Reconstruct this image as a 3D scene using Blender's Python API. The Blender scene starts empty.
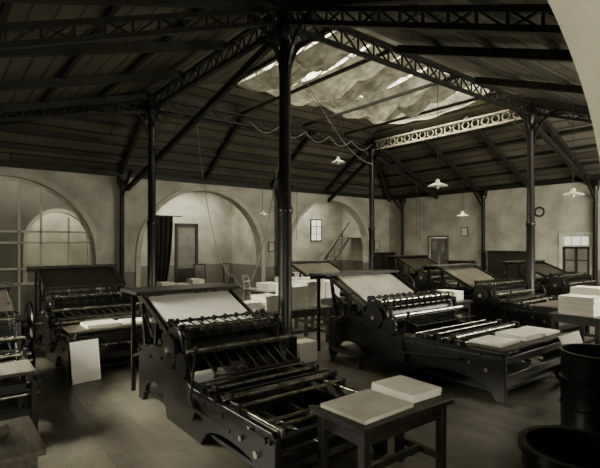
import bpy, bmesh, math, random
from mathutils import Vector, Matrix
random.seed(7)
S=bpy.context.scene; COL=S.collection
pi=math.pi
# ------------------------------------------------------------------ mesh builder
class M:
    def __init__(s): s.v=[]; s.f=[]
    def add(s,vs,fs):
        o=len(s.v); s.v+=[tuple(v) for v in vs]; s.f+=[tuple(i+o for i in f) for f in fs]; return s
    def bx(s,x0,x1,y0,y1,z0,z1):
        v=[(x,y,z) for x in (x0,x1) for y in (y0,y1) for z in (z0,z1)]
        return s.add(v,[(0,1,3,2),(4,6,7,5),(0,4,5,1),(2,3,7,6),(0,2,6,4),(1,5,7,3)])
    def box(s,c,d,r=(0,0,0)):
        R=Matrix.Rotation(r[2],3,'Z')@Matrix.Rotation(r[1],3,'Y')@Matrix.Rotation(r[0],3,'X')
        v=[Vector(c)+R@Vector((x*d[0]/2,y*d[1]/2,z*d[2]/2)) for x in (-1,1) for y in (-1,1) for z in (-1,1)]
        return s.add(v,[(0,1,3,2),(4,6,7,5),(0,4,5,1),(2,3,7,6),(0,2,6,4),(1,5,7,3)])
    def beam(s,p,q,w,h):
        p=Vector(p);q=Vector(q);d=(q-p).normalized()
        up=Vector((0,0,1)) if abs(d.z)<.98 else Vector((0,1,0))
        a=d.cross(up).normalized();b=a.cross(d).normalized()
        v=[]
        for o in (p,q):
            for i,j in ((-1,-1),(1,-1),(1,1),(-1,1)): v.append(o+a*i*w/2+b*j*h/2)
        return s.add(v,[(0,1,2,3),(7,6,5,4),(0,4,5,1),(1,5,6,2),(2,6,7,3),(3,7,4,0)])
    def cyl(s,p,q,r,r2=None,n=14):
        p=Vector(p);q=Vector(q);d=(q-p).normalized()
        r2=r if r2 is None else r2
        up=Vector((0,0,1)) if abs(d.z)<.9 else Vector((0,1,0))
        a=d.cross(up).normalized();b=a.cross(d)
        v=[]
        for o,rr in ((p,r),(q,r2)):
            for i in range(n):
                t=2*pi*i/n; v.append(o+a*rr*math.cos(t)+b*rr*math.sin(t))
        f=[(i,(i+1)%n,n+(i+1)%n,n+i) for i in range(n)]
        f+=[tuple(range(n))[::-1],tuple(range(n,2*n))]
        return s.add(v,f)
    def prism(s,poly,ax,a,b):
        n=len(poly)
        def P(u,w,t): return {'x':(t,u,w),'y':(u,t,w),'z':(u,w,t)}[ax]
        v=[P(u,w,a) for u,w in poly]+[P(u,w,b) for u,w in poly]
        f=[(i,(i+1)%n,n+(i+1)%n,n+i) for i in range(n)]
        f+=[tuple(range(n))[::-1],tuple(range(n,2*n))]
        return s.add(v,f)
    def strip(s,outer,inner,ax,a,b):
        n=len(outer)
        for i in range(n-1):
            s.prism([outer[i],outer[i+1],inner[i+1],inner[i]],ax,a,b)
        return s
    def lathe(s,prof,c=(0,0,0),n=24,ax='z'):
        v=[];m=len(prof)
        for r,h in prof:
            for i in range(n):
                t=2*pi*i/n; u=r*math.cos(t); w=r*math.sin(t)
                p={'z':(u,w,h),'x':(h,u,w),'y':(u,h,w)}[ax]
                v.append((p[0]+c[0],p[1]+c[1],p[2]+c[2]))
        f=[]
        for j in range(m-1):
            for i in range(n): f.append((j*n+i,j*n+(i+1)%n,(j+1)*n+(i+1)%n,(j+1)*n+i))
        f.append(tuple(range(n))[::-1]); f.append(tuple(range((m-1)*n,m*n)))
        return s.add(v,f)
    def torus(s,c,R,r,ax='z',n=24,m=8,a0=0,a1=2*pi):
        v=[];full=abs(a1-a0-2*pi)<1e-6
        k=n if full else n+1
        for i in range(k):
            t=a0+(a1-a0)*i/n
            for j in range(m):
                q=2*pi*j/m; rr=R+r*math.cos(q); u=rr*math.cos(t); w=rr*math.sin(t); h=r*math.sin(q)
                p={'z':(u,w,h),'x':(h,u,w),'y':(u,h,w)}[ax]
                v.append((p[0]+c[0],p[1]+c[1],p[2]+c[2]))
        f=[]
        for i in range(n):
            for j in range(m):
                a=i*m+j;b=i*m+(j+1)%m;i2=(i+1)%k
                f.append((a,b,i2*m+(j+1)%m,i2*m+j))
        return s.add(v,f)
    def tube(s,pts,r,n=6):
        for a,b in zip(pts[:-1],pts[1:]): s.cyl(a,b,r,n=n)
        return s
    def surf(s,fn,nu,nv):
        v=[fn(i/nu,j/nv) for i in range(nu+1) for j in range(nv+1)]
        f=[(i*(nv+1)+j,(i+1)*(nv+1)+j,(i+1)*(nv+1)+j+1,i*(nv+1)+j+1) for i in range(nu) for j in range(nv)]
        return s.add(v,f)
def mk(name,m,mat,parent=None,loc=(0,0,0),rz=0,bev=0,smooth=True,solid=0,**props):
    me=bpy.data.meshes.new(name)
    me.from_pydata(m.v,[],m.f)
    bm=bmesh.new(); bm.from_mesh(me)
    bmesh.ops.recalc_face_normals(bm,faces=bm.faces)
    if smooth:
        for f in bm.faces: f.smooth=True
        for e in bm.edges:
            if len(e.link_faces)==2 and e.calc_face_angle(0)>0.6: e.smooth=False
    bm.to_mesh(me); bm.free()
    me.materials.append(mat)
    o=bpy.data.objects.new(name,me); COL.objects.link(o)
    o.location=loc; o.rotation_euler=(0,0,rz)
    if parent: o.parent=parent
    if solid:
        d=o.modifiers.new('solid','SOLIDIFY'); d.thickness=solid
    if bev:
        d=o.modifiers.new('bevel','BEVEL'); d.width=bev; d.segments=2; d.limit_method='ANGLE'
    for k,v in props.items(): o[k]=v
    return o
def thing(name,label,cat,loc=(0,0,0),rz=0,group=None):
    e=bpy.data.objects.new(name,None); COL.objects.link(e); e.empty_display_size=.2
    e.location=loc; e.rotation_euler=(0,0,rz); e['label']=label; e['category']=cat
    if group: e['group']=group
    return e
# ------------------------------------------------------------------ materials
def mat(name,c1,c2=None,rough=.6,metal=0,scale=6,bump=0,detail=6,spec=.5,stretch=(1,1,1),emit=0):
    m=bpy.data.materials.new(name); m.use_nodes=True; N=m.node_tree.nodes; L=m.node_tree.links
    b=N['Principled BSDF']; c2=c2 or tuple(x*.6 for x in c1)
    tc=N.new('ShaderNodeTexCoord'); mp=N.new('ShaderNodeMapping'); mp.inputs['Scale'].default_value=stretch
    no=N.new('ShaderNodeTexNoise'); no.inputs['Scale'].default_value=scale; no.inputs['Detail'].default_value=detail
    cr=N.new('ShaderNodeValToRGB'); cr.color_ramp.elements[0].position=.35; cr.color_ramp.elements[1].position=.65
    cr.color_ramp.elements[0].color=(*c2,1); cr.color_ramp.elements[1].color=(*c1,1)
    L.new(tc.outputs['Object'],mp.inputs[0]); L.new(mp.outputs[0],no.inputs['Vector']); L.new(no.outputs[0],cr.inputs[0]); L.new(cr.outputs[0],b.inputs['Base Color'])
    b.inputs['Roughness'].default_value=rough; b.inputs['Metallic'].default_value=metal
    b.inputs['Specular IOR Level'].default_value=spec
    if bump:
        bp=N.new('ShaderNodeBump'); bp.inputs['Strength'].default_value=bump; bp.inputs['Distance'].default_value=.02
        L.new(no.outputs[0],bp.inputs['Height']); L.new(bp.outputs[0],b.inputs['Normal'])
    if emit:
        L.new(cr.outputs[0],b.inputs['Emission Color']); b.inputs['Emission Strength'].default_value=emit
    return m
def planks(name,c1,c2,axis,width,rough=.7,gap=.06,other=2.6,spec=.4,dust=None,gapdark=.15):
    m=bpy.data.materials.new(name); m.use_nodes=True; N=m.node_tree.nodes; L=m.node_tree.links
    b=N['Principled BSDF']; tc=N.new('ShaderNodeTexCoord'); sp=N.new('ShaderNodeSeparateXYZ'); L.new(tc.outputs['Object'],sp.inputs[0])
    def mth(op,a,bv=None,clamp=False):
        n=N.new('ShaderNodeMath'); n.operation=op; n.use_clamp=clamp
        for i,x in enumerate((a,bv)):
            if x is None: continue
            if isinstance(x,(int,float)): n.inputs[i].default_value=x
            else: L.new(x,n.inputs[i])
        return n.outputs[0]
    ia,ib=(0,1) if axis=='x' else (1,0)
    d=mth('DIVIDE',sp.outputs[ia],width); idx=mth('FLOOR',d); fr=mth('FRACT',d)
    off=mth('MULTIPLY',mth('FRACT',mth('MULTIPLY',idx,.37)),other)
    d2=mth('DIVIDE',mth('ADD',sp.outputs[ib],off),other); idx2=mth('FLOOR',d2); fr2=mth('FRACT',d2)
    wn=N.new('ShaderNodeTexWhiteNoise'); wn.noise_dimensions='2D'; cb=N.new('ShaderNodeCombineXYZ'); L.new(idx,cb.inputs[0]); L.new(idx2,cb.inputs[1]); L.new(cb.outputs[0],wn.inputs['Vector'])
    mp=N.new('ShaderNodeMapping'); mp.inputs['Scale'].default_value=(6,.7,1) if axis=='x' else (.7,6,1)
    L.new(tc.outputs['Object'],mp.inputs[0])
    no=N.new('ShaderNodeTexNoise'); no.inputs['Scale'].default_value=2.5; no.inputs['Detail'].default_value=8; L.new(mp.outputs[0],no.inputs['Vector'])
    no2=N.new('ShaderNodeTexNoise'); no2.inputs['Scale'].default_value=.6; no2.inputs['Detail'].default_value=5; L.new(tc.outputs['Object'],no2.inputs['Vector'])
    f=mth('ADD',mth('MULTIPLY',wn.outputs[0],.45),mth('MULTIPLY',no.outputs[0],.55))
    f=mth('ADD',mth('MULTIPLY',f,.6),mth('MULTIPLY',no2.outputs[0],.4))
    cr=N.new('ShaderNodeValToRGB'); cr.color_ramp.elements[0].position=.3; cr.color_ramp.elements[1].position=.7
    cr.color_ramp.elements[0].color=(*c2,1); cr.color_ramp.elements[1].color=(*c1,1); L.new(f,cr.inputs[0])
    g=mth('MULTIPLY',mth('GREATER_THAN',fr,gap),mth('GREATER_THAN',fr2,.006))
    g=mth('ADD',mth('MULTIPLY',g,1-gapdark),gapdark)
    mx=N.new('ShaderNodeMix'); mx.data_type='RGBA'; mx.blend_type='MULTIPLY'; mx.inputs[0].default_value=1
    L.new(cr.outputs[0],mx.inputs[6]); cc=N.new('ShaderNodeCombineColor'); 
    for i in range(3): L.new(g,cc.inputs[i])
    L.new(cc.outputs[0],mx.inputs[7]); out=mx.outputs[2]
    if dust:
        n3=N.new('ShaderNodeTexNoise'); n3.inputs['Scale'].default_value=.85; n3.inputs['Detail'].default_value=9; n3.inputs['Roughness'].default_value=.65; L.new(tc.outputs['Object'],n3.inputs['Vector'])
        fac=mth('MULTIPLY',mth('SUBTRACT',n3.outputs[0],.45),5.0,True); fac=mth('MULTIPLY',fac,.7)
        m2=N.new('ShaderNodeMix'); m2.data_type='RGBA'; L.new(fac,m2.inputs[0]); L.new(out,m2.inputs[6]); m2.inputs[7].default_value=(*dust,1); out=m2.outputs[2]
    L.new(out,b.inputs['Base Color'])
    bp=N.new('ShaderNodeBump'); bp.inputs['Strength'].default_value=.5; bp.inputs['Distance'].default_value=.01
    L.new(mth('ADD',g,mth('MULTIPLY',no.outputs[0],.3)),bp.inputs['Height']); L.new(bp.outputs[0],b.inputs['Normal'])
    rr=mth('ADD',mth('MULTIPLY',no2.outputs[0],.35),rough-.17); L.new(rr,b.inputs['Roughness'])
    b.inputs['Specular IOR Level'].default_value=spec
    return m
def plaster(name,c1,c2,dado):
    m=mat(name,c1,c2,rough=.85,scale=1.3,bump=.15,detail=9,spec=.2); N=m.node_tree.nodes; L=m.node_tree.links
    b=N['Principled BSDF']; src=b.inputs['Base Color'].links[0].from_socket
    ge=N.new('ShaderNodeNewGeometry'); sp=N.new('ShaderNodeSeparateXYZ'); L.new(ge.outputs['Position'],sp.inputs[0])
    lt=N.new('ShaderNodeMath'); lt.operation='LESS_THAN'; L.new(sp.outputs[2],lt.inputs[0]); lt.inputs[1].default_value=1.15
    mx=N.new('ShaderNodeMix'); mx.data_type='RGBA'; L.new(lt.outputs[0],mx.inputs[0]); L.new(src,mx.inputs[6]); mx.inputs[7].default_value=(*dado,1)
    L.new(mx.outputs[2],b.inputs['Base Color']); return m
def sheer(name,col,transp,trans=.5,tc_=(1,.97,.88),cs=4,lo=.3):
    m=bpy.data.materials.new(name); m.use_nodes=True; N=m.node_tree.nodes; L=m.node_tree.links; N.clear()
    o=N.new('ShaderNodeOutputMaterial'); t=N.new('ShaderNodeBsdfTransparent'); t.inputs[0].default_value=(*tc_,1)
    d=N.new('ShaderNodeBsdfDiffuse'); tr=N.new('ShaderNodeBsdfTranslucent')
    no=N.new('ShaderNodeTexNoise'); no.inputs['Scale'].default_value=cs; no.inputs['Detail'].default_value=8
    cr=N.new('ShaderNodeValToRGB'); cr.color_ramp.elements[0].position=.35; cr.color_ramp.elements[1].position=.65
    cr.color_ramp.elements[0].color=(*[x*lo for x in col],1); cr.color_ramp.elements[1].color=(*col,1)
    tc=N.new('ShaderNodeTexCoord'); L.new(tc.outputs['Object'],no.inputs['Vector']); L.new(no.outputs[0],cr.inputs[0]); L.new(cr.outputs[0],d.inputs[0]); L.new(cr.outputs[0],tr.inputs[0])
    a=N.new('ShaderNodeMixShader'); a.inputs[0].default_value=trans; L.new(d.outputs[0],a.inputs[1]); L.new(tr.outputs[0],a.inputs[2])
    c=N.new('ShaderNodeMixShader'); c.inputs[0].default_value=transp; L.new(a.outputs[0],c.inputs[1]); L.new(t.outputs[0],c.inputs[2]); L.new(c.outputs[0],o.inputs[0])
    return m
IRON=mat('cast_iron',(.007,.0064,.0049),(.0035,.0032,.0024),rough=.32,metal=.0,scale=9,bump=.15)
IRON2=mat('painted_iron',(.011,.0102,.0077),(.006,.0055,.0041),rough=.36,scale=5,bump=.1)
STEEL=mat('worn_steel',(.62,.60,.50),(.16,.15,.12),rough=.26,metal=.9,scale=14)
ROLL=mat('ink_rubber',(.012,.011,.009),(.007,.0065,.005),rough=.25,scale=5)
WOODD=mat('dark_wood',(.018,.016,.0112),(.008,.007,.005),rough=.42,scale=3,stretch=(1,9,9),bump=.1)
WOODM=mat('worn_wood',(.10,.09,.066),(.045,.04,.029),rough=.55,scale=3,stretch=(9,1,9),bump=.15)
BEAM=mat('roof_timber',(.020,.018,.0132),(.010,.009,.0065),rough=.6,scale=3)
TRUSS=mat('truss_iron',(.013,.0118,.0087),(.007,.0064,.0047),rough=.5,scale=4)
LATT=mat('lattice_paint',(.34,.32,.25),(.2,.19,.15),rough=.7,scale=5)
PAPER=mat('paper',(.94,.915,.80),(.86,.835,.72),rough=.7,scale=2,spec=.2)
PAPER2=mat('aged_paper',(.66,.64,.54),(.50,.48,.40),rough=.75,scale=3,spec=.3)
BOARDG=mat('polished_board',(.60,.58,.49),(.42,.405,.335),rough=.28,scale=2.5,spec=.8)
BOARDD=mat('grey_board',(.12,.113,.09),(.07,.066,.052),rough=.33,scale=2.5,spec=.6)
PRINT=mat('printed_sheet',(.95,.925,.82),(.76,.735,.64),rough=.36,scale=22,stretch=(1,6,1),spec=.6)
PLA=plaster('plaster',(.64,.622,.52),(.40,.386,.315),(.25,.24,.195))
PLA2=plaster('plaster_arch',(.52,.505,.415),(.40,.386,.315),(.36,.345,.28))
TRIMP=mat('moulding_plaster',(.66,.64,.53),(.50,.485,.40),rough=.85,scale=3)
FLOOR=planks('floor_boards',(.12,.108,.079),(.032,.028,.020),'x',.17,rough=.34,gap=.045,other=2.8,spec=.8,dust=(.20,.187,.147),gapdark=.4)
CEIX=planks('ceiling_boards_a',(.15,.139,.106),(.060,.055,.041),'y',.34,rough=.5,gap=.14,other=5)
CEIY=planks('ceiling_boards_b',(.15,.139,.106),(.060,.055,.041),'x',.34,rough=.5,gap=.14,other=5)
GLASS=sheer('dusty_glass',(.26,.25,.2),.58,.5)
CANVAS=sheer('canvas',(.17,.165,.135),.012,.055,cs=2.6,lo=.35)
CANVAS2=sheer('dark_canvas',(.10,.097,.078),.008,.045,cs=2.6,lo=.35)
PANE=mat('daylit_pane',(.85,.83,.73),(.6,.58,.51),rough=.3,scale=2,emit=1.1)
PANED=mat('dim_pane',(.33,.315,.265),(.16,.152,.127),rough=.2,scale=1.2,emit=.08)
SHADE=mat('enamel_white',(.80,.78,.69),(.70,.68,.60),rough=.3,scale=2)
WFRAME=mat('white_paint',(.80,.78,.67),(.66,.64,.55),rough=.6,scale=3)
DFRAME=mat('brown_paint',(.03,.027,.0205),(.017,.0153,.0115),rough=.5,scale=3)
GREYP=mat('grey_paint',(.24,.232,.19),(.17,.163,.133),rough=.6,scale=3)
BLK=mat('black_cable',(.01,.009,.008),(.006,.005,.004),rough=.5)
CABLE=mat('pale_cable',(.30,.288,.235),(.20,.192,.155),rough=.6)
# ------------------------------------------------------------------ room shell
XL,XR,YF,YB=-6.7,13.35,-5.4,9.16
ZW=4.45; ZR=6.4
AX,DX,BY=0.0,8.95,6.29
def archpts(x0,x1,zs,zt,n=20):
    c=(x0+x1)/2;a=(x1-x0)/2;b=zt-zs
    return [(c-a*math.cos(pi*i/n),zs+b*math.sin(pi*i/n)) for i in range(n+1)]
ARCH=[(-5.65,-.75),(.67,5.57),(7.0,11.85)]
def st(name,m,ma,**k): return mk(name,m,ma,kind='structure',smooth=k.pop('smooth',True),**k)
poly=[(XL,0)]
for a,b in ARCH: poly+=[(a,0)]+archpts(a,b,1.65,4.05)+[(b,0)]
poly+=[(XR+.3,0),(XR+.3,ZW+.1),(XL,ZW+.1)]
st('wall_back',M().prism(poly,'y',YB,YB+.4),PLA,label='plastered wall pierced by three wide round arches')
n=1
for a,b in ARCH:
    o=[(a-.16,0)]+archpts(a-.16,b+.16,1.65,4.21)+[(b+.16,0)]; i=[(a,0)]+archpts(a,b,1.65,4.05)+[(b,0)]
    st('trim_%d'%n,M().strip(o,i,'y',YB-.05,YB),TRIMP,label='moulded plaster arch surround'); n+=1
fp=[(XL,0),(-6.15,0)]+archpts(-6.15,-1.65,2.18,3.67,32)+[(-1.65,0),(XR+.3,0),(XR+.3,ZW+.2),(XL,ZW+.2)]
st('wall_front',M().prism(fp,'y',YF-.35,YF),PLA2,label='thick plastered wall with a wide arched opening')
st('wall_left',M().bx(XL-.3,XL,YF-3,YB+4,0,ZW+.1),PLA,label='plain plastered side wall')
D0,D1,DZ=5.78,6.72,2.36; W0,W1,WZ0,WZ1=.0,.92,0,2.40
m=M().bx(XR,XR+.3,YF-.3,W0,0,ZW+.1).bx(XR,XR+.3,W0,W1,WZ1,ZW+.1).bx(XR,XR+.3,W1,D0,0,ZW+.1).bx(XR,XR+.3,D0,D1,DZ,ZW+.1).bx(XR,XR+.3,D1,YB+4.5,0,ZW+.1)
st('wall_right',m,PLA,label='pale plastered wall with darker painted dado')
st('floor',M().bx(XL-.3,XR+.3,YF-4,YB+4.8,-.1,0),FLOOR,label='worn dusty timber plank floor')
def slab(vs,t=.06): 
    m=M(); a=[Vector(v) for v in vs]; b=[v+Vector((0,0,t)) for v in a]
    return m.add(a+b,[(0,1,2,3),(7,6,5,4),(0,4,5,1),(1,5,6,2),(2,6,7,3),(3,7,4,0)])
st('ceiling',slab([(XL,YB,ZW),(XR,YB,ZW),(DX,BY,ZR),(AX,BY,ZR)]),CEIX,label='sloping dark boarded roof',smooth=False)
st('ceiling.001',slab([(XR,YB,ZW),(XR,YF,ZW),(DX,0,ZR),(DX,BY,ZR)]),CEIY,label='sloping dark boarded roof',smooth=False)
st('ceiling.002',slab([(XR,YF,ZW),(XL,YF,ZW),(AX,0,ZR),(DX,0,ZR)]),CEIX,label='sloping dark boarded roof',smooth=False)
st('ceiling.003',slab([(XL,YF,ZW),(XL,YB,ZW),(AX,BY,ZR),(AX,0,ZR)]),CEIY,label='sloping dark boarded roof',smooth=False)
LX0,LX1,LY0,LY1,LZ=2.0,8.6,.8,5.3,6.8
st('ceiling.004',slab([(AX,BY,ZR),(DX,BY,ZR),(LX1,LY1,LZ),(LX0,LY1,LZ)]),CEIX,label='boarded slope below roof lantern',smooth=False)
st('ceiling.005',slab([(DX,BY,ZR),(DX,0,ZR),(LX1,LY0,LZ),(LX1,LY1,LZ)]),CEIY,label='boarded slope below roof lantern',smooth=False)
st('ceiling.006',slab([(DX,0,ZR),(AX,0,ZR),(LX0,LY0,LZ),(LX1,LY0,LZ)]),CEIX,label='boarded slope below roof lantern',smooth=False)
st('ceiling.007',slab([(AX,0,ZR),(AX,BY,ZR),(LX0,LY1,LZ),(LX0,LY0,LZ)]),CEIY,label='boarded slope below roof lantern',smooth=False)
LM=(LY0+LY1)/2; LT=7.35; LRZ=8.1
m=M()
for x0,x1,y0,y1 in ((LX0,LX1,LY0-.05,LY0+.05),(LX0,LX1,LY1-.05,LY1+.05),(LX0-.05,LX0+.05,LY0,LY1),(LX1-.05,LX1+.05,LY0,LY1)):
    m.bx(x0,x1,y0,y1,LZ-.08,LZ+.08); m.bx(x0,x1,y0,y1,LT-.05,LT+.05)
k=16
for i in range(k+1):
    x=LX0+(LX1-LX0)*i/k
    for y in (LY0,LY1):
        m.bx(x-.025,x+.025,y-.03,y+.03,LZ,LT); m.beam((x,y,LT),(x,LM,LRZ),.05,.07)
for i in range(1,9):
    y=LY0+(LY1-LY0)*i/9
    zt=LT+(LRZ-LT)*(1-abs(y-LM)/(LM-LY0))
    for x in (LX0,LX1): m.bx(x-.03,x+.03,y-.025,y+.025,LZ,zt)
m.beam((LX0,LM,LRZ),(LX1,LM,LRZ),.1,.14)
for t in (.33,.66):
    for s_ in (-1,1): m.beam((LX0,LM+s_*(LM-LY0)*t,LRZ-(LRZ-LT)*t),(LX1,LM+s_*(LM-LY0)*t,LRZ-(LRZ-LT)*t),.04,.04)
st('trim_4',m,BEAM,label='timber glazing bars of the roof lantern')
g=M().add([(LX0,LY0,LT),(LX1,LY0,LT),(LX1,LM,LRZ),(LX0,LM,LRZ)],[(0,1,2,3)]).add([(LX0,LY1,LT),(LX1,LY1,LT),(LX1,LM,LRZ),(LX0,LM,LRZ)],[(0,1,2,3)])
g.add([(LX0,LY0,LZ),(LX1,LY0,LZ),(LX1,LY0,LT),(LX0,LY0,LT)],[(0,1,2,3)]).add([(LX0,LY1,LZ),(LX1,LY1,LZ),(LX1,LY1,LT),(LX0,LY1,LT)],[(0,1,2,3)])
for x in (LX0,LX1): g.add([(x,LY0,LZ),(x,LY1,LZ),(x,LY1,LT),(x,LM,LRZ),(x,LY0,LT)],[(0,1,2,3,4)])
st('window_1',g,GLASS,label='dusty glass of the roof lantern',smooth=False)
YK=12.6
st('wall_rear',M().bx(XL,XR+.3,YK,YK+.2,0,ZW+.2),PLA,label='rear wall of the rooms behind the arches')
st('wall_partition',M().bx(-.15,.05,YB+.4,YK,0,ZW+.1),PLA,label='partition between rooms behind the arches')
st('wall_partition.001',M().bx(6.2,6.4,YB+.4,YK,0,ZW+.1),PLA,label='partition between rooms behind the arches')
st('ceiling.008',M().bx(XL,XR,YB+.3,YK+.1,ZW+.05,ZW+.15),CEIX,label='flat boarded ceiling of the rear rooms')
st('ceiling.009',M().bx(XL-.3,XR,YF-4,YF-.3,ZW+.1,ZW+.2),PLA2,label='corridor ceiling')
st('baseboard_back',M().bx(5.75,6.85,YB-.03,YB,0,.22).bx(-.6,.5,YB-.03,YB,0,.22).bx(12.05,XR,YB-.03,YB,0,.22),DFRAME,label='dark skirting between arches')
st('baseboard_right',M().bx(XR-.03,XR,W1,D0,0,.22).bx(XR-.03,XR,D1,YB,0,.22).bx(XR-.03,XR,YF,W0,0,.22),DFRAME,label='dark skirting board')
st('trim_5',M().bx(XL,XR,YB-.09,YB,ZW-.16,ZW),BEAM,label='timber wall plate')
st('trim_6',M().bx(XR-.09,XR,YF,YB,ZW-.16,ZW),BEAM,label='timber wall plate')
def grid_window(name,ax,pos,a0,a1,z0,z1,na,nz,pm,fm,label,fw=.06):
    f=M()
    def b(u0,u1,w0,w1,t=.03):
        if ax=='x': f.bx(pos-t,pos+t,u0,u1,w0,w1)
        else: f.bx(u0,u1,pos-t,pos+t,w0,w1)
    b(a0,a0+fw,z0,z1);b(a1-fw,a1,z0,z1);b(a0+fw,a1-fw,z0,z0+fw);b(a0+fw,a1-fw,z1-fw,z1)
    for i in range(1,na):
        u=a0+(a1-a0)*i/na; b(u-.017,u+.017,z0+fw,z1-fw,.022)
    for j in range(1,nz):
        w=z0+(z1-z0)*j/nz; b(a0+fw,a1-fw,w-.017,w+.017,.02)
    e=st(name,f,fm,label=label)
    p=M()
    if ax=='x': p.bx(pos-.004,pos+.004,a0+.02,a1-.02,z0+.02,z1-.02)
    else: p.bx(a0+.02,a1-.02,pos-.004,pos+.004,z0+.02,z1-.02)
    mk('glass_pane',p,pm,parent=e)
    return e
grid_window('window_2','y',YK-.04,10.95,11.75,2.2,3.4,2,3,PANE,DFRAME,'small daylit window with six panes')
grid_window('window_3','x',XR+.08,W0,W1,1.98,WZ1,3,1,PANE,WFRAME,'daylit transom light above a glazed door')
m=M().bx(XR+.04,XR+.12,W0,W1,0,1.0).bx(XR+.04,XR+.12,W0,W0+.09,1.0,1.95).bx(XR+.04,XR+.12,W1-.09,W1,1.0,1.95).bx(XR+.04,XR+.12,.42,.50,1.0,1.95).bx(XR+.04,XR+.12,W0,W1,1.9,1.98).bx(XR+.05,XR+.11,W0,W1,1.46,1.5)
d=st('door_1',m,DFRAME,label='dark double door with glazed upper halves')
mk('glass_pane',M().bx(XR+.07,XR+.08,W0+.05,W1-.05,1.0,1.92),PANED,parent=d)
st('trim_7',M().bx(XR-.03,XR,W0-.1,W0,0,WZ1+.1).bx(XR-.03,XR,W1,W1+.1,0,WZ1+.1).bx(XR-.03,XR,W0,W1,WZ1,WZ1+.1),WFRAME,label='white door architrave')
m=M()
for a,b in ((D0+.02,6.24),(6.26,D1-.02)):
    m.bx(XR+.05,XR+.10,a,b,0,DZ-.02)
    for z0,z1 in ((.15,.9),(1.05,1.6),(1.7,2.2)):
        m.bx(XR+.035,XR+.05,a+.07,b-.07,z0,z0+.03).bx(XR+.035,XR+.05,a+.07,b-.07,z1-.03,z1).bx(XR+.035,XR+.05,a+.07,a+.09,z0,z1).bx(XR+.035,XR+.05,b-.09,b-.07,z0,z1)
d=st('door_2',m,GREYP,label='grey panelled double door')
mk('glass_pane',M().bx(XR+.04,XR+.055,D0+.12,6.14,1.73,2.17),PANED,parent=d)
mk('glass_pane',M().bx(XR+.04,XR+.055,6.36,D1-.12,1.73,2.17),PANED,parent=d)
st('trim_8',M().bx(XR-.03,XR,D0-.09,D0,0,DZ+.09).bx(XR-.03,XR,D1,D1+.09,0,DZ+.09).bx(XR-.03,XR,D0,D1,DZ,DZ+.09),GREYP,label='grey door architrave')
a,b=ARCH[0]; y=YB+.2; c=(a+b)/2
m=M().strip([(a,0)]+archpts(a,b,1.65,4.05)+[(b,0)],[(a+.09,0)]+archpts(a+.09,b-.09,1.65,3.96)+[(b-.09,0)],'y',y-.04,y+.04)
def az(x,ins=.05):
    q=1-((x-c)/2.45)**2
    return 1.65+2.4*math.sqrt(max(q,0))-ins
for x in (-5.2,-4.6,-4.0,-3.4,-2.83,-2.26): m.bx(x-.028,x+.028,y-.03,y+.03,0,az(x))
for x in (-1.5,): m.bx(x-.024,x+.024,y-.03,y+.03,0,2.9)
for z in (.9,1.35,2.12,2.45): 
    h=2.45*math.sqrt(max(0,1-max(0,(z-1.65)/2.4)**2)); m.bx(c-h+.03,c+h-.03,y-.03,y+.03,z-.03,z+.03)
w=st('window_4',m,WFRAME,label='white painted arched glass partition with many panes')
mk('glass_pane',M().prism([(a+.05,.9)]+archpts(a+.05,b-.05,1.65,4.0)+[(b-.05,.9)],'y',y-.004,y+.004),sheer('partition_glass',(.22,.215,.18),.82,.2,tc_=(1,1,.98),lo=.6),parent=w)
mk('lower_panel',M().bx(a+.05,b-.05,y-.015,y+.015,0,.9),GREYP,parent=w)
q=[(XL+.01,0),(-2.42,0)]+archpts(-2.42,-.55,2.1,3.15,18)+[(-.55,0),(-.16,0),(-.16,ZW),(XL+.01,ZW)]
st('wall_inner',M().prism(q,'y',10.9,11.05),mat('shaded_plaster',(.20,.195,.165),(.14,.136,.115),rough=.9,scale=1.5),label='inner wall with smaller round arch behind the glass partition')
st('trim_9',M().strip([(-2.54,0)]+archpts(-2.54,-.43,2.1,3.27,18)+[(-.43,0)],[(-2.42,0)]+archpts(-2.42,-.55,2.1,3.15,18)+[(-.55,0)],'y',10.84,10.9),WFRAME,label='moulded rim of small round arch')
m=M().bx(3.35,3.47,YK-.08,YK,0,2.9).bx(4.3,4.42,YK-.08,YK,0,2.9).bx(3.35,4.42,YK-.08,YK,2.85,2.97).bx(3.47,4.3,YK-.05,YK-.02,0,1.0)
d=st('door_3',m,DFRAME,label='dark framed narrow doorway')
mk('door_leaf',M().bx(3.47,4.3,YK-.02,YK-.01,1.0,2.85),GREYP,parent=d)
# ------------------------------------------------------------------ roof timbers
def single(name,m,ma,label,cat,group=None,bev=0,**k):
    o=mk(name,m,ma,bev=bev,**k); o['label']=label; o['category']=cat
    if group: o['group']=group
    return o
def lerp(p,q,t): return tuple(p[i]+(q[i]-p[i])*t for i in range(3))
for t in (.2,.4,.6,.8):
    z=ZR+(ZW-ZR)*t-.05
    yb=BY+(YB-BY)*t; yf=YF*t; xr=DX+(XR-DX)*t; xl=XL*t
    for p,q in (((xl,yb,z),(xr,yb,z)),((xr,yb,z),(xr,yf,z)),((xr,yf,z),(xl,yf,z)),((xl,yf,z),(xl,yb,z))):
        single('roof_purlin',M().beam(p,q,.08,.10),BEAM,'long dark timber purlin under the boarded roof','purlin','roof purlins')
def rafter(p,q,w=.12,h=.16):
    single('roof_rafter',M().beam(p,q,w,h),BEAM,'sloping dark timber rafter under the roof boards','rafter','roof rafters')
dz=-.16
for x in (0,3.0,6.0,8.95): rafter((x,BY,ZR+dz),(x,YB,ZW+dz+.1))
for x in (0,3.0,6.0,8.95): rafter((x,0,ZR+dz),(x,YF,ZW+dz))
for y in (0,2.1,4.2,BY): rafter((DX,y,ZR+dz),(XR,y,ZW+dz))
for y in (0,2.1,4.2,BY): rafter((0,y,ZR+dz),(XL,y,ZW+dz))
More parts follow.
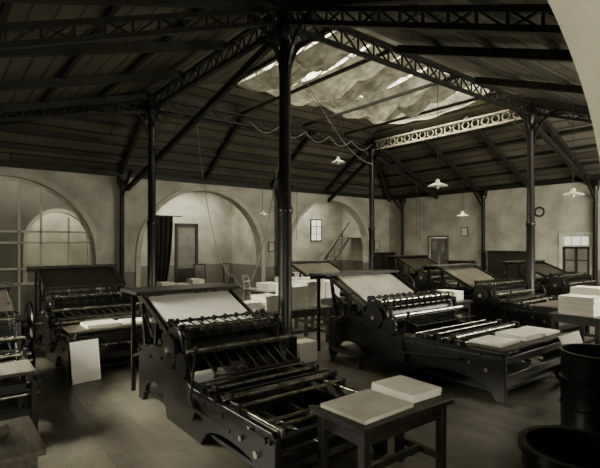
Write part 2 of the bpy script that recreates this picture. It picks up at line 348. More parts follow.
for p,q in (((0,0),(XL,YF)),((0,BY),(XL,YB)),((DX,BY),(XR,YB)),((DX,0),(XR,YF))): rafter((*p,ZR+dz),(*q,ZW+dz),.14,.2)
for x in (2.9,5.4,7.4):
    single('tie_beam',M().beam((x,.05,6.24),(x,BY-.05,6.24),.06,.08),BEAM,'slim dark tie beam crossing beneath the roof lantern','tie beam','tie beams under the lantern')
def truss(p,q,dep0,dep1,nseg,label,ma=TRUSS,cw=.10,ch=.07):
    p=Vector(p);q=Vector(q); m=M()
    top=[p.lerp(q,i/nseg) for i in range(nseg+1)]
    bot=[t-Vector((0,0,dep0+(dep1-dep0)*i/nseg)) for i,t in enumerate(top)]
    m2=M(); m1=M()
    m1.beam(top[0],top[-1],cw,ch); m2.beam(bot[0],bot[-1],cw,ch)
    for i in range(nseg+1): m.beam(top[i],bot[i],.03,.03)
    for i in range(nseg):
        m.beam(top[i],bot[i+1],.035,.025)
        if i%2: m.beam(bot[i],top[i+1],.035,.025)
    e=thing('roof_truss',label,'roof truss')
    mk('top_chord',m1,ma,parent=e); mk('bottom_chord',m2,ma,parent=e); mk('web_lattice',m,ma,parent=e)
    return e
Z0=6.2
truss((0,0,Z0),(DX,0,Z0),.34,.34,20,'straight iron lattice truss between two columns')
truss((0,0,Z0),(0,BY,Z0),.34,.34,14,'straight iron lattice truss between two columns')
truss((0,BY,Z0),(DX,BY,Z0),.30,.30,20,'straight iron lattice truss between two columns')
truss((0,0,Z0-.05),(XL,0,ZW-.75),.22,.22,18,'sloping iron lattice truss running to the side wall')
truss((0,BY,Z0-.05),(XL,BY,ZW+.1),.36,.3,15,'sloping iron lattice truss running to the side wall')
truss((0,0,Z0-.05),(0,YF,ZW-.45),.22,.2,15,'sloping iron lattice truss running to the arched wall')
truss((DX,0,Z0-.05),(DX,YF,ZW-.3),.22,.2,14,'sloping iron lattice truss running to the arched wall')
e=thing('ring_girder','pale painted girder with a row of iron rings','girder')
mk('top_chord',M().beam((DX,.2,6.15),(DX,BY-.2,6.15),.10,.06),LATT,parent=e)
mk('bottom_chord',M().beam((DX,.2,5.82),(DX,BY-.2,5.82),.10,.06),LATT,parent=e)
for i in range(17): mk('ring',M().torus((DX,.4+i*.343,5.985),.12,.022,'x',16,6),LATT,parent=e)
# ------------------------------------------------------------------ columns
def column(x,y,arms):
    e=thing('iron_column','tall slender dark cast iron column on a square base','column',(x,y,0),group='iron columns of the hall')
    mk('plinth',M().bx(-.19,.19,-.19,.19,0,.12).bx(-.15,.15,-.15,.15,.12,.5),IRON2,parent=e,bev=.012)
    mk('shaft',M().lathe([(.14,.5),(.15,.56),(.12,.62),(.118,2.6),(.14,2.64),(.14,2.70),(.108,2.76),(.098,5.3),(.12,5.36),(.12,5.42),(.095,5.48),(.095,5.62)]),IRON2,parent=e)
    mk('capital',M().lathe([(.095,5.6),(.11,5.66),(.17,5.8),(.17,5.86)]).bx(-.18,.18,-.18,.18,5.86,5.92).bx(-.10,.10,-.10,.10,5.92,6.3),IRON2,parent=e)
    for dx,dy in arms:
        m=M(); pts=[]
        for i in range(9):
            t=i/8*pi/2; pts.append((dx*(.08+.85*(1-math.cos(t))),dy*(.08+.85*(1-math.cos(t))),5.0+.85*math.sin(t)))
        for a,b in zip(pts[:-1],pts[1:]): m.beam(a,b,.05,.06)
        m.torus((dx*.28,dy*.28,5.68),.12,.018,'y' if dx else 'x',16,6)
        mk('bracket',m,IRON2,parent=e)
column(0,0,[(1,0),(-1,0),(0,1),(0,-1)]); column(0,BY,[(1,0),(-1,0),(0,-1)]); column(DX,0,[(-1,0),(0,1),(0,-1)]); column(DX,BY,[(-1,0),(0,-1)])
def wallcol(x,y,dx,dy):
    e=thing('wall_post','slim dark iron post against the plaster wall','post',(x,y,0))
    mk('shaft',M().bx(-.12,.12,-.12,.12,0,.4).lathe([(.08,.4),(.075,3.9),(.12,4.0),(.12,4.08)]),IRON2,parent=e)
    m=M().beam((0,0,3.6),(dx*.9,dy*.9,4.38),.07,.07).bx(-.12,.12,-.12,.12,4.08,4.3)
    mk('bracket',m,IRON2,parent=e)
wallcol(0,YB-.2,0,-1); wallcol(6.3,YB-.2,0,-1); wallcol(XR-.15,3.95,-1,0); wallcol(XR-.15,-.22,-1,0); wallcol(XR-.15,8.2,-1,0)
for p,q in (((.22,.2,6.0),(.22,YB-.08,3.9)),((DX+.2,BY+.2,5.6),(DX+.2,YB-.02,4.0)),((DX+.2,BY,5.6),(XR-.02,BY,4.2)),((DX+.2,0,5.6),(XR-.02,0,4.2))):
    single('timber_strut',M().beam(p,q,.1,.15),BEAM,'sloping dark strut from column to wall','strut','struts from columns')
# canvas under lantern
cw=(LX1-LX0-.1)/6
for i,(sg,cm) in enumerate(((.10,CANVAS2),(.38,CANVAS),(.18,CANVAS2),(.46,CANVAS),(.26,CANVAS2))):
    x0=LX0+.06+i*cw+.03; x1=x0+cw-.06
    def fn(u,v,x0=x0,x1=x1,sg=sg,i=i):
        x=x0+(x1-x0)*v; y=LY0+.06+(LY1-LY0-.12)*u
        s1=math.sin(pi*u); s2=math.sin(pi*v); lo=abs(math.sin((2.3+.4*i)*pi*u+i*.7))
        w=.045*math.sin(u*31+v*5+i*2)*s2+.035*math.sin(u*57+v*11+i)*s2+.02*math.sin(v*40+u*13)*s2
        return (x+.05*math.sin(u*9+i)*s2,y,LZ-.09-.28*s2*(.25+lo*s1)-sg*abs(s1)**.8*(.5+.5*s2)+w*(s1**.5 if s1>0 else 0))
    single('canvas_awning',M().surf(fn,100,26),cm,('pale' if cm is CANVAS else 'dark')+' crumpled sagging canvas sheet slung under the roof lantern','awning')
def fn(u,v): 
    x=LX1-cw+(cw-.06)*v; y=LY0+.06+(LY1-LY0-.12)*u
    return (x,y,LZ-.09-.25*math.sin(pi*u)-.2*math.sin(pi*v)+.03*math.sin(u*23)*math.sin(pi*u))
single('canvas_awning',M().surf(fn,40,10),sheer('net_fabric',(.20,.193,.16),.40,.12),'thin gauzy sheet slung under the roof lantern','awning')
pts=[]
for k in range(5):
    for j in range(8):
        u=(k+j/8)/5; pts.append((DX*.35+DX*.63*u,BY-.16,6.0-.28*math.sin(pi*j/8)))
pts.append((DX*.98,BY-.16,6.0))
single('draped_cable',M().tube(pts,.018),CABLE,'pale cable hanging in swags along the truss','cable')
pts=[lerp((0.1,.1,5.6),(DX-.12,BY-.2,5.2),i/20) for i in range(21)]
pts=[(p[0],p[1],p[2]-.5*math.sin(pi*i/20)) for i,p in enumerate(pts)]
single('draped_cable',M().tube(pts,.010),CABLE,'thin pale cable slung between two columns','cable')
pts=[(0.0,.14,4.2)]+[(.1+.9*t,.14+3.4*t,4.2-2.9*t-1.3*math.sin(pi*t)) for t in [i/14 for i in range(1,15)]]
pts+=[(1.0+.25*t,3.54+2.6*t,1.3+4.6*t*t) for t in [i/10 for i in range(1,11)]]
single('draped_cable',M().tube(pts,.010),CABLE,'thin loose flex looping down from the column','cable')
for x,y,z0,z1 in ((9.6,4.6,2.3,6.1),(10.6,5.2,2.2,5.6),(5.0,6.1,2.2,6.0)):
    single('hanging_wire',M().tube([(x,y,z0),(x,y,z1)],.008),BLK,'thin vertical wire hanging from the roof','wire')
def roofz(x,y):
    z=ZR
    if y>BY: z=min(z,ZR+(ZW-ZR)*(y-BY)/(YB-BY))
    if y<0: z=min(z,ZR+(ZW-ZR)*(y/YF))
    if x>DX: z=min(z,ZR+(ZW-ZR)*(x-DX)/(XR-DX))
    return z
def lamp(x,y,z,r=.26):
    top=roofz(x,y)
    if 0<x<DX and 0<y<BY: top=6.2
    e=thing('pendant_lamp','white enamel pendant lamp shade hanging on a thin cord','lamp',(x,y,z),group='pendant lamps')
    mk('lamp_shade',M().lathe([(r,0),(r*.96,.02),(r*.5,.07),(.06,.1),(.05,.16),(.03,.18)],n=28),SHADE,parent=e)
    mk('lamp_bulb',M().lathe([(.005,-.07),(.03,-.055),(.035,-.02),(.02,.02),(.015,.05)],n=14),PAPER2,parent=e)
    mk('cord',M().cyl((0,0,.17),(0,0,top-z),.008,n=6),BLK,parent=e)
lamp(5.4,.7,3.57); lamp(8.3,-1.4,3.36); lamp(10.5,3.2,3.1,.22); lamp(3.66,6.2,3.02,.2); lamp(5.4,4.45,4.7,.22)
e=thing('wall_clock','round wall clock with dark rim and pale dial','clock',(XR,1.71,3.3))
mk('rim',M().torus((-.04,0,0),.165,.035,'x',28,8).lathe([(.165,-.03),(.165,0)],ax='x',n=28),DFRAME,parent=e)
mk('dial',M().lathe([(.145,-.045),(.145,-.03)],ax='x',n=28),PAPER2,parent=e)
m=M().beam((-.05,0,0),(-.05,.06,.06),.012,.008).beam((-.05,0,0),(-.05,-.03,.11),.01,.008)
for i in range(12):
    t=i*pi/6; m.box((-.047,.125*math.sin(t),.125*math.cos(t)),(.006,.01,.022),(-t,0,0))
mk('hands',m,BLK,parent=e)
for x,z,w_,h_ in ((6.05,1.95,.3,.4),(12.4,2.0,.35,.45)):
    e=thing('framed_notice','small dark framed notice on the plaster wall','notice',(x,YB,z))
    mk('frame',M().bx(-w_/2,w_/2,-.03,0,-h_/2,h_/2),DFRAME,parent=e); mk('sheet',M().bx(-w_/2+.03,w_/2-.03,-.034,-.03,-h_/2+.03,h_/2-.03),PAPER2,parent=e)
e=thing('framed_notice','small pale notice board on the wall','notice',(XR,4.9,2.6))
mk('frame',M().bx(-.03,0,-.16,.16,-.2,.2),DFRAME,parent=e); mk('sheet',M().bx(-.034,-.03,-.13,.13,-.17,.17),PAPER,parent=e)
# ------------------------------------------------------------------ printing presses
def earch(y0,y1,z0,zt,n=10):
    c=(y0+y1)/2;a=(y0-y1)/2
    return [(c+a*math.cos(pi*i/n),z0+(zt-z0)*math.sin(pi*i/n)) for i in range(n+1)]
def gear(r,teeth,ax,c,t):
    pts=[]
    for i in range(teeth*4):
        a=2*pi*i/(teeth*4); rr=r if i%4<2 else r*.93
        pts.append((rr*math.cos(a),rr*math.sin(a)))
    m=M(); pts=[(c[1]+u,c[2]+w) for u,w in pts]
    return m.prism(pts,'x',c[0]-t/2,c[0]+t/2)
def press(X,Y,W,L,label,sheet=None,zb=1.42,zf=1.08,bb=.1,bf=-.85,fly=1,shelf=True,deliv=True,boardmat=None,bedz=.60,step=True,sh_up=0):
    e=thing('printing_press',label,'printing press',(X,Y,0)); h=W/2; zs=zb+sh_up
    ol=[(0,0),(-.16,0),(-.20,.12)]+earch(-.24,-.90,.14,.34)+[(-.94,.12),(-.98,0),(-1.9,0),(-1.94,.08)]+earch(-1.98,-L+.22,.10,min(.26,bedz-.22),12)+[(-L+.18,.08),(-L+.14,0),(-L,0),(-L,bedz+.04),(-L+.06,bedz+.08),(-1.62,bedz+.08),(-1.52,bedz+.16),(-1.42,.95)]
    ol+=[(-1.2+.22*math.cos(pi-pi*i/8)*1.0,.97+.16*math.sin(pi*i/8)) for i in range(9)]
    ol+=[(-.92,.84),(-.45,.80),(-.3,.74),(0,.72)]
    for sx in (-h,h-.07):
        mk('side_frame',M().prism(ol,'x',sx,sx+.07),IRON,parent=e,bev=.01)
    for s_ in (-1,1):
        x=s_*(h+.008)
        m=M().beam((x,-1.65,bedz),(x,-L+.05,bedz),.03,.04)
        for yy in (-2.0,-2.4,-L+.12): m.cyl((x-.03,yy,bedz),(x+.03,yy,bedz),.03,n=8)
        mk('frame_rib',m,IRON2,parent=e)
        m=M().beam((x,-.05,.66),(x,-.85,.70),.03,.04)
        for yy in (-.1,-.5): m.cyl((x-.03,yy,.67),(x+.03,yy,.67),.03,n=8)
        mk('frame_rib',m,IRON2,parent=e)
    mk('impression_cylinder',M().cyl((-h+.08,-1.2,.86),(h-.08,-1.2,.86),.24,n=40).bx(-h+.12,h-.12,-1.24,-1.16,1.085,1.115),IRON,parent=e)
    mk('cylinder_shaft',M().cyl((-h-.1,-1.2,.86),(h+.1,-1.2,.86),.045),STEEL,parent=e)
    mk('drive_gear',gear(.27,36,'x',(h+.06,-1.2,.80),.05).lathe([(.07,h+.03),(.07,h+.13)],(0,-1.2,.8),12,'x'),IRON,parent=e)
    mk('drive_gear',gear(.20,24,'x',(-h-.05,-1.2,.86),.04),IRON,parent=e)
    mk('drive_gear',gear(.15,20,'x',(-h-.05,-1.54,.76),.04),IRON,parent=e)
    mk('feed_board',M().prism([(bb,zb),(bf,zf),(bf,zf-.035),(bb,zb-.035)],'x',-h+.02,h-.02),boardmat or WOODD,parent=e)
    for x in (-h+.02,h-.02): mk('feed_board_rail',M().beam((x,bb,zb+.01),(x,bf-.05,zf+.005),.03,.06),IRON2,parent=e)
    mk('feed_board_rail',M().beam((-h,bf-.02,zf+.01),(h,bf-.02,zf+.01),.03,.04),IRON2,parent=e)
    for x in (-h+.05,h-.05):
        mk('board_support',M().beam((x,-.15,.74),(x,-.02,zb-.08),.05,.05).beam((x,-.5,.8),(x,-.55,(zb+zf)/2-.03),.04,.05).beam((x,-.1,1.15),(x,-.5,.85),.03,.03),IRON,parent=e)
        mk('board_support',M().beam((x,-.88,.86),(x,bf,zf-.03),.04,.05),IRON,parent=e)
    if shelf:
        mk('stock_shelf',M().bx(-h-.12,h+.08,-.06+bb-.1,.42,zs-.02,zs+.025).bx(-h-.12,h+.08,.38,.42,zs-.1,zs),WOODD,parent=e,bev=.006)
        for x in (-h+.04,h-.04): mk('shelf_leg',M().beam((x,.34,0),(x,.34,zs-.02),.05,.05).beam((x,.34,.5),(x,0,.6),.03,.04),IRON,parent=e)
    for k,(yy,zz,rr) in enumerate(((-1.02,1.16,.016),(-1.34,1.13,.02),(-1.48,1.05,.016),(-1.6,.92,.03))):
        m=M().cyl((-h-.02,yy,zz),(h+.02,yy,zz),rr,n=10)
        nd=int(W/.16)
        if k!=3:
            for i in range(nd): 
                x=-h+.12+(W-.24)*i/(nd-1); m.cyl((x-.010,yy,zz),(x+.010,yy,zz),rr+.022,n=12)
        mk('tape_roller',m,STEEL if k in(1,3) else IRON,parent=e)
    m=M(); nf=int(W/.11)
    for i in range(nf):
        x=-h+.12+(W-.24)*i/(nf-1); m.beam((x,-1.02,1.18),(x,-1.34,1.14),.014,.010).beam((x,-1.34,1.14),(x,-1.52,.99),.014,.010)
    m.beam((-h+.08,-1.34,1.145),(h-.08,-1.34,1.145),.02,.02)
    mk('gripper_fingers',m,IRON2,parent=e)
    for x in (-h+.035,h-.035): mk('rod_bracket',M().beam((x,-1.02,1.0),(x,-1.02,1.2),.05,.05).beam((x,-1.34,.98),(x,-1.34,1.18),.05,.05).beam((x,-1.5,.8),(x,-1.48,1.1),.05,.05).beam((x,-1.02,1.17),(x,-1.48,1.07),.03,.03),IRON,parent=e)
    mk('ink_fountain',M().prism([(-.15,.84),(-.38,.84),(-.42,.98),(-.1,1.0)],'x',-h+.1,h-.1),IRON,parent=e,bev=.01)
    for yy,zz in ((-.50,.92),(-.62,.84),(-.74,.94)): mk('ink_roller',M().cyl((-h+.05,yy,zz),(h-.05,yy,zz),.055,n=18),ROLL,parent=e)
    mk('bed_rail',M().bx(-h+.07,-h+.11,-L+.02,-1.45,bedz-.04,bedz+.10),STEEL,parent=e,bev=.006)
    mk('bed_rail',M().bx(h-.11,h-.07,-L+.02,-1.45,bedz-.04,bedz+.10),STEEL,parent=e,bev=.006)
    for xx in (-.2,.17): mk('bed_rail',M().bx(xx,xx+.03,-L+.02,-1.45,bedz-.16,bedz-.10),STEEL,parent=e,bev=.006)
    mk('type_bed',M().bx(-h+.18,h-.18,-L+.95,-.95,bedz-.12,bedz-.02),IRON,parent=e)
    m=M(); fx0,fx1,fy0,fy1=-h+.24,h-.24,-L+1.0,-1.55
    m.bx(fx0,fx1,fy0,fy0+.04,bedz-.02,bedz+.03).bx(fx0,fx1,fy1-.04,fy1,bedz-.02,bedz+.03).bx(fx0,fx0+.04,fy0,fy1,bedz-.02,bedz+.03).bx(fx1-.04,fx1,fy0,fy1,bedz-.02,bedz+.03)
    m.bx(fx0,fx1,fy0,fy1,bedz-.03,bedz-.015)
    r_=random.Random(3)
    for i in range(4):
        for j in range(3):
            a0=fx0+.07+(fx1-fx0-.14)*i/4;a1=a0+(fx1-fx0-.14)/4-.03;b0=fy0+.07+(fy1-fy0-.14)*j/3;b1=b0+(fy1-fy0-.14)/3-.03
            m.bx(a0,a1,b0,b1,bedz-.02,bedz+.015+.012*r_.random())
    mk('type_forme',m,IRON2,parent=e)
    for yy,zz in ((-L+.06,.3),(-L+.06,bedz-.02),(-1.45,.3),(-.12,.3)):
        mk('cross_member',M().bx(-h+.06,h-.06,yy-.04,yy+.04,zz-.05,zz+.05),IRON,parent=e,bev=.008)
    mk('base_pan',M().bx(-h+.06,h-.06,-L+.1,-.1,.10,.14),IRON,parent=e)
    for yy,zz,rr,mm in ((-L+.5,bedz-.10,.025,STEEL),(-L+.8,bedz+.17,.028,STEEL),(-L+.97,bedz+.13,.045,ROLL),(-L+1.10,bedz+.18,.016,STEEL),(-L+1.25,bedz+.12,.036,ROLL),(-L+.25,bedz-.16,.03,STEEL),(-L+.66,bedz+.12,.018,STEEL),(-L+1.4,bedz+.16,.014,STEEL),(-L+.36,bedz+.04,.016,STEEL)):
        mk('tie_rod',M().cyl((-h-.04,yy,zz),(h+.04,yy,zz),rr),mm,parent=e)
    for x in (-h+.03,h-.03): mk('roller_bracket',M().bx(x-.025,x+.025,-L+.60,-L+1.45,bedz+.05,bedz+.16).bx(x-.025,x+.025,-L+.74,-L+.86,bedz+.1,bedz+.22).bx(x-.025,x+.025,-L+1.05,-L+1.15,bedz+.1,bedz+.22),IRON,parent=e,bev=.008)
    if deliv:
        mk('delivery_table',M().bx(-h+.02,h-.02,-L-.02,-L+.57,bedz+.12,bedz+.155),WOODM,parent=e,bev=.005)
        for xx in (-h+.05,h-.1): mk('table_bracket',M().bx(xx,xx+.05,-L,-L+.55,bedz+.04,bedz+.12),IRON,parent=e)
    m=M(); ns=int(W/.14)
    for i in range(ns):
        x=-h+.16+(W-.32)*i/(ns-1); m.beam((x,-1.58,.88),(x,-1.95,bedz+.24),.018,.010)
    m.cyl((-h+.05,-1.58,.88),(h-.05,-1.58,.88),.02,n=8).beam((-h+.12,-1.95,bedz+.24),(h-.12,-1.95,bedz+.24),.02,.02)
    mk('delivery_fly',m,WOODD,parent=e)
    for s_ in (-1,1):
        x=s_*(h+.05)
        m=M().cyl((x-.02,-1.75,.34),(x+.02,-1.75,.34),.12,n=20).beam((x+s_*.03,-1.72,.38),(x+s_*.03,-L+.6,bedz-.06),.02,.03).cyl((x-.03,-1.72,.38),(x+.06,-1.72,.38),.025,n=8)
        mk('connecting_rod',m,IRON2,parent=e)
    if fly:
        fx=fly*(h+.2); R=.42
        m=M().torus((fx,-.55,.56),R,.035,'x',40,8).cyl((fx-.05,-.55,.56),(fx+.05,-.55,.56),.07)
        for i in range(6):
            t=i*pi/3+.2; m.beam((fx,-.55,.56),(fx,-.55+R*math.cos(t),.56+R*math.sin(t)),.03,.035)
        mk('flywheel',m,IRON,parent=e)
        mk('drive_shaft',M().cyl((-fly*(h-.05),-.55,.56),(fly*(h+.27),-.55,.56),.028),STEEL,parent=e)
    mk('lever',M().cyl((-h-.05,-1.72,.3),(-h-.09,-1.95,1.0),.014).lathe([(.01,-.03),(.028,-.01),(.028,.01),(.01,.03)],(-h-.09,-1.95,1.02),10),IRON2,parent=e)
    if step: mk('foot_step',M().bx(-h-.32,-h-.02,-1.15,-.35,.2,.235).bx(-h-.3,-h-.26,-.42,-.38,0,.2).bx(-h-.3,-h-.26,-1.12,-1.08,0,.2),WOODD,parent=e)
    if sheet:
        sx0,sx1,u0,u1,sm=sheet
        def P(u): return (bb+(bf-bb)*u, zb+(zf-zb)*u)
        y0,z0=P(u0); y1,z1=P(u1)
        o=mk('paper_sheet',M().prism([(y0,z0+.03),(y1,z1+.03),(y1,z1+.001),(y0,z0+.001)],'x',sx0,sx1),sm,loc=(X,Y,0))
        o['label']='large sheets of paper lying on a sloping feed board'; o['category']='paper'
    return e
press(-1.87,-.1,1.38,3.24,'black cylinder printing press with large white sheets on its feed board',sheet=(-.60,.62,.02,.97,PRINT),fly=0,deliv=False,zb=1.36,zf=.93,bb=-.10,bf=-1.12,bedz=.46,step=False,sh_up=.08)
press(2.05,.1,1.9,3.45,'large black cylinder press with tall steep feed board beside a column',sheet=(-.72,.78,.02,.95,BOARDG),zb=1.5,zf=.98,fly=1,bedz=.56)
press(6.3,.7,1.7,2.9,'black cylinder press with steep grey feed board beneath hanging lamps',zb=1.5,zf=1.02,fly=1,boardmat=BOARDD)
press(-2.4,4.2,1.5,2.9,'black cylinder press near the arched glass partition',zb=1.6,zf=1.25,fly=-1)
press(-4.65,1.9,1.55,2.7,'dark cylinder press standing in deep shadow',zb=1.45,zf=1.15,fly=1,deliv=True,shelf=True)
press(4.9,5.3,1.7,2.7,'black cylinder press in the rear row by the arches',zb=1.5,zf=1.1,fly=1,boardmat=BOARDD)
press(9.7,4.9,1.8,2.7,'black cylinder press in the rear row near the corner',zb=1.6,zf=1.1,fly=-1)
press(10.6,.8,1.8,2.7,'black cylinder press near the glazed door',zb=1.5,zf=1.1,fly=-1)
# ------------------------------------------------------------------ tables and paper
def table(x0,x1,y0,y1,z,label,ma=WOODD,leg=.07):
    cx,cy=(x0+x1)/2,(y0+y1)/2; a,b=(x1-x0)/2,(y1-y0)/2
    e=thing('work_table',label,'table',(cx,cy,0))
    mk('table_top',M().bx(-a,a,-b,b,z-.045,z),ma,parent=e,bev=.006)
    mk('apron',M().bx(-a+.05,a-.05,-b+.05,-b+.075,z-.16,z-.045).bx(-a+.05,a-.05,b-.075,b-.05,z-.16,z-.045).bx(-a+.05,-a+.075,-b+.05,b-.05,z-.16,z-.045).bx(a-.075,a-.05,-b+.05,b-.05,z-.16,z-.045),ma,parent=e)
    for sx in (-1,1):
        for sy in (-1,1):
            lx,ly=sx*(a-.08),sy*(b-.08); mk('leg',M().bx(lx-leg/2,lx+leg/2,ly-leg/2,ly+leg/2,0,z-.045),ma,parent=e,bev=.005)
    mk('stretcher',M().bx(-a+.08,a-.08,-.02,.02,.18,.24).bx(-a+.06,-a+.1,-b+.1,b-.1,.18,.24).bx(a-.1,a-.06,-b+.1,b-.1,.18,.24),ma,parent=e)
    return e
def stack(x,y,z,w,d,h,label='neat stack of pale printing paper',ma=PAPER,rz=0,jit=.02):
    n=max(2,int(h/.03)); m=M(); r=random.Random(int((x*7+y*13)*100))
    for i in range(n):
        o=(r.random()-.5)*jit; q=(r.random()-.5)*jit
        m.bx(-w/2+o,w/2+o,-d/2+q,d/2+q,h*i/n,h*(i+1)/n-(.0015 if i<n-1 else 0))
    s=mk('paper_stack',m,ma,loc=(x,y,z),rz=rz); s['label']=label; s['category']='paper stack'
    return s
table(-2.26,-1.12,-4.05,-3.42,.73,'sturdy dark wooden table carrying stacks of paper')
stack(-1.90,-3.72,.73,.60,.50,.035,'low pile of paper on the dark table',PAPER2,.03,.03)
stack(-1.34,-3.69,.73,.40,.48,.08,'thicker pile of pale paper on the dark table',PAPER,-.03,.035)
table(-.35,1.9,.85,1.75,.76,'long wooden table loaded with paper stacks behind a press',WOODM)
for x,y,w,d,h in ((-.05,1.25,.5,.4,.20),(.5,1.3,.42,.5,.30),(1.05,1.2,.45,.5,.46),(1.56,1.35,.42,.5,.52)): stack(x,y,.76,w,d,h,rz=(x*3)%.12)
table(-1.0,-.24,.38,.82,.55,'low wooden bench with stacked paper beside the column',WOODM)
for x,w_,h in ((-.82,.3,.2),(-.44,.34,.36)): stack(x,.6,.55,w_,.36,h,'stack of white paper on a low bench')
table(4.4,5.9,-3.35,-2.45,.78,'wooden table stacked with reams beside the drum',WOODD)
for x,y,w,d,h in ((4.75,-2.9,.5,.6,.34),(5.4,-2.85,.5,.6,.46)): stack(x,y,.78,w,d,h,'tall ream stack of pale paper')
table(2.3,3.7,4.0,4.9,.76,'wooden table with paper in the middle of the hall',WOODM)
for x,y,w,d,h in ((2.7,4.4,.5,.6,.22),(3.35,4.45,.45,.6,.35)): stack(x,y,.76,w,d,h)
table(-1.0,.9,3.0,3.9,.76,'wooden table with scattered papers near a column',WOODM)
for x,y,w,d,h in ((-.7,3.4,.4,.5,.05),(-.15,3.5,.45,.5,.08),(.45,3.4,.45,.5,.12)): stack(x,y,.76,w,d,h,rz=.06)
table(.5,2.1,6.9,7.7,.76,'dark wooden table before the middle arch',WOODD)
for x,y,w,d,h in ((.8,7.3,.4,.5,.14),(1.3,7.3,.4,.5,.08),(1.8,7.3,.4,.5,.2)): stack(x,y,.76,w,d,h,ma=PAPER2)
table(5.9,7.1,7.4,8.1,.76,'dark wooden table between two arches',WOODD)
for x,y,w,d,h in ((6.2,7.75,.4,.45,.2),(6.75,7.75,.4,.45,.1)): stack(x,y,.76,w,d,h,ma=PAPER2)
table(6.9,8.3,4.3,5.2,.78,'wooden table with paper near the rear column',WOODD)
for x,y,w,d,h in ((7.25,4.7,.5,.6,.36),(7.9,4.7,.5,.6,.28)): stack(x,y,.78,w,d,h)
table(-5.1,-4.15,-2.95,-2.2,.74,'rough wooden bench with scattered tools',WOODM)
table(2.2,3.3,1.9,2.7,.76,'wooden table with reams behind the large press',WOODD)
for x,y,w,d,h in ((2.5,2.3,.45,.5,.5),(3.0,2.3,.45,.5,.4)): stack(x,y,.76,w,d,h)
table(4.0,4.9,-.6,.3,.8,'small wooden table with white paper between two presses',WOODD)
for x,y,w,d,h in ((4.22,-.15,.36,.5,.12),(4.66,-.15,.36,.5,.2)): stack(x,y,.8,w,d,h)
bz=.715
stack(1.45,-3.02,bz,.55,.46,.03,'flat sheets on the press delivery table',PAPER,.04)
stack(2.08,-3.04,bz,.5,.46,.06,'pile of printed sheets on the press delivery table',PAPER,-.03)
stack(2.68,-3.02,bz,.5,.5,.03,'flat sheets on the press delivery table',PAPER,.02)
stack(-2.62,1.60,.755,.5,.42,.05,'sheets on the delivery board of a press',PAPER2,.03)
stack(-2.05,1.60,.755,.45,.42,.03,'sheets on the delivery board of a press',PAPER2,-.04)
def fn(u,v): return (2.30+.70*v+.02*math.sin(u*5),-3.50-.07*min(1,u*4)-.03*math.sin(u*3+v*4)*u, .76-.72*max(0,u-.04))
single('draped_sheet',M().surf(fn,20,20),PAPER,'large pale sheet draped over the end of the press','paper',solid=.004)
single('paper_bundle',M().bx(-.2,.2,-.16,.16,0,.36),PAPER,'tied bundle of pale paper standing on the floor','paper bundle',bev=.01,loc=(.42,.02,0))
single('leaning_board',M().box((0,0,.31),(.42,.02,.62),(-.18,0,0)),PAPER,'white board leaning against the press','board',loc=(-2.95,1.12,0),rz=.15)
e=thing('metal_drum','dark round metal drum with rolled rims','drum',(1.0,-4.47,0))
mk('shell',M().lathe([(.36,0),(.38,.02),(.37,.05),(.37,.3),(.385,.32),(.37,.34),(.37,.6),(.385,.62),(.37,.64),(.37,.88),(.39,.9),(.39,.92),(.35,.92),(.35,.05)],n=36),IRON,parent=e)
e=thing('wooden_tub','low round dark tub with a thick rim','tub',(-.72,-4.9,0))
mk('shell',M().lathe([(.36,0),(.40,.41),(.43,.43),(.43,.49),(.37,.49),(.33,.04)],n=36),IRON,parent=e)
for z_,r_ in ((.32,.395),(.12,.378)): mk('hoop',M().torus((0,0,z_),r_,.012,'z',36,6),IRON,parent=e)
e=thing('mallet','wooden mallet lying on the bench','mallet',(-4.4,-2.6,.74),rz=.6)
mk('head',M().cyl((-.07,0,.045),(.07,0,.045),.045,n=14),WOODM,parent=e); mk('handle',M().cyl((0,.04,.045),(0,.3,.03),.013,n=8),WOODM,parent=e)
def chair(x,y,rz,ma,label):
    e=thing('wooden_chair',label,'chair',(x,y,0),rz)
    mk('seat',M().bx(-.21,.21,-.21,.21,.43,.46),ma,parent=e,bev=.01)
    for sx in (-1,1):
        mk('leg',M().beam((sx*.18,-.18,0),(sx*.18,-.18,.43),.035,.035),ma,parent=e)
        mk('leg',M().beam((sx*.18,.24,0),(sx*.18,.18,.43),.035,.035),ma,parent=e)
        mk('back_post',M().beam((sx*.18,.19,.45),(sx*.18,.28,.95),.035,.03),ma,parent=e)
    mk('top_rail',M().beam((-.18,.275,.9),(.18,.275,.9),.02,.1),ma,parent=e)
    mk('back_slat',M().beam((-.18,.24,.7),(.18,.24,.7),.02,.06),ma,parent=e)
chair(4.3,7.9,.4,WFRAME,'pale painted wooden chair near the arch')
chair(2.9,7.4,-2.4,DFRAME,'dark wooden chair near the arch')
def cabinet(x,y,w,d,h,rz,label):
    e=thing('storage_cabinet',label,'cabinet',(x,y,0),rz)
    mk('body',M().bx(-w/2,w/2,-d/2,d/2,0,h).bx(-w/2-.03,w/2+.03,-d/2-.03,d/2,h,h+.05),WOODD,parent=e,bev=.008)
    for s_ in (-1,1):
        c=s_*w/4
        dd=mk('door',M().bx(c-w/4+.02,c+w/4-.02,-d/2-.02,-d/2,.1,h-.05).bx(c-w/4+.08,c+w/4-.08,-d/2-.03,-d/2-.02,.2,h/2-.05).bx(c-w/4+.08,c+w/4-.08,-d/2-.03,-d/2-.02,h/2+.05,h-.15),WOODD,parent=e)
        mk('knob',M().lathe([(.012,-.06),(.022,-.05),(.012,-.03),(.01,-.02)],(c-s_*(w/4-.06),-d/2,h*.55),10,'y'),STEEL,parent=dd)
cabinet(XR-.35,2.7,1.6,.5,1.75,-pi/2,'tall dark wooden cabinet against the pale wall')
cabinet(XR-.35,4.85,1.0,.5,1.3,-pi/2,'lower dark wooden cabinet against the pale wall')
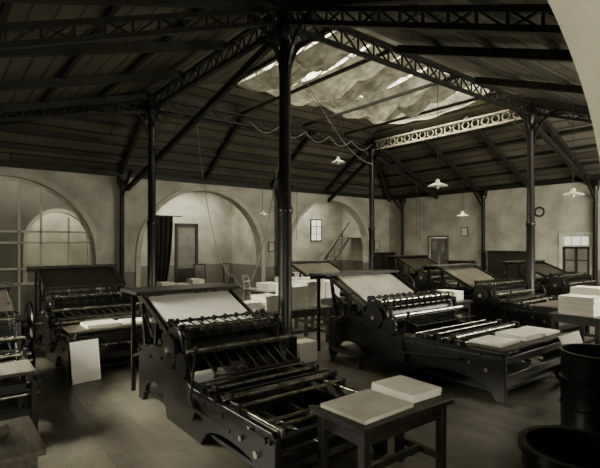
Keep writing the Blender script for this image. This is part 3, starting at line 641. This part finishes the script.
cabinet(12.55,YB-.35,1.0,.5,1.6,0,'dark wooden cabinet in the corner')
def fn(u,v): return (1.30+.9*u-.25*(1-v)*0+.25*v*(1-u)**2-.35*u*v*v,YB+.95+.06*math.sin(u*30),3.1-3.05*v)
single('curtain',M().surf(fn,60,12),mat('dark_cloth',(.05,.046,.037),(.022,.02,.016),rough=.9,scale=4),'dark hanging curtain with vertical folds','curtain',solid=.01)
single('curtain_rod',M().cyl((.06,YB+.95,3.12),(2.6,YB+.95,3.12),.02),IRON,'thin iron curtain rod','curtain rod')
for x,w_ in ((3.3,.5),(4.5,.35)):
    e=thing('picture_easel','dark framed picture board leaning near the arch','picture',(x,YB+.9,0))
    mk('surround',M().box((0,0,.65),(w_,.04,1.3),(-.08,0,0)),DFRAME,parent=e); mk('sheet',M().box((0,-.025,.65),(w_-.1,.01,1.2),(-.08,0,0)),GREYP,parent=e)
e=thing('wooden_staircase','steep wooden staircase behind the arch','staircase',(0,0,0))
p0=Vector((10.2,11.4,0)); p1=Vector((12.3,11.4,2.4))
for dy in (-.4,.4): mk('stringer',M().beam(p0+Vector((0,dy,0.08)),p1+Vector((0,dy,0)),.04,.16),GREYP,parent=e)
for i in range(1,12): 
    p=p0.lerp(p1,i/12); mk('tread',M().bx(p.x-.11,p.x+.11,p.y-.4,p.y+.4,p.z-.02,p.z+.02),GREYP,parent=e)
mk('landing',M().bx(12.2,XR,10.9,11.9,2.32,2.4),GREYP,parent=e)
m=M().beam(p0+Vector((0,-.42,.9)),p1+Vector((0,-.42,.8)),.03,.04)
for i in range(0,12,3): 
    p=p0.lerp(p1,i/12); m.beam(p+Vector((0,-.42,0)),p+Vector((0,-.42,.88)),.025,.025)
mk('handrail',m,DFRAME,parent=e)
# ------------------------------------------------------------------ light
def tint(k=1): return (1*k,.97*k,.80*k)
def sun(rot,st_,ang):
    l=bpy.data.lights.new('sky_sun','SUN'); l.energy=st_; l.angle=math.radians(ang); l.color=tint(); o=bpy.data.objects.new('sky_sun',l); COL.objects.link(o); o.rotation_euler=rot; return o
sun((math.radians(-6),math.radians(-6),0),400,80)
def area(loc,rot,sx,sy,e,spread=180):
    l=bpy.data.lights.new('fill_light','AREA'); l.shape='RECTANGLE'; l.size=sx; l.size_y=sy; l.energy=e; l.color=tint(); l.spread=math.radians(spread); o=bpy.data.objects.new('fill_light',l); COL.objects.link(o); o.location=loc; o.rotation_euler=rot; return o  # added fill lights
area((8.0,YF+.06,3.0),(pi/2,0,0),7,1.2,640)  # added fill in front of the windowless front wall
area((XL+.08,1.2,2.9),(pi/2-.85,0,-pi/2),3,1.4,800,100)  # added light off the blank left wall, aimed at the floor
area((-2.6,10.2,4.42),(0,0,0),4.5,.8,60)  # this and the next three: fills added under the rear room ceilings
area((-1.6,11.9,4.42),(0,0,0),2.5,.8,120)
area((3.6,YK-1.2,4.42),(0,0,0),3.5,1.4,100)
area((9.8,YK-1.2,4.42),(0,0,0),4,1.4,110)
area((-4.5,YF-3.6,2.6),(pi/2,0,-.5),2,1.6,70)  # fill added behind the camera to brighten the arched wall
w=bpy.data.worlds.new('World'); S.world=w; w.use_nodes=True
w.node_tree.nodes['Background'].inputs[0].default_value=(1,.97,.80,1); w.node_tree.nodes['Background'].inputs[1].default_value=.9
# ------------------------------------------------------------------ camera
cd=bpy.data.cameras.new('camera'); cam=bpy.data.objects.new('camera',cd); COL.objects.link(cam)
cam.location=(-4.725,-6.41,2.11); cam.rotation_euler=(pi/2,0,math.radians(-38.26))
cd.sensor_width=36; cd.lens=27.6; cd.shift_y=.015; cd.clip_start=.05
S.camera=cam
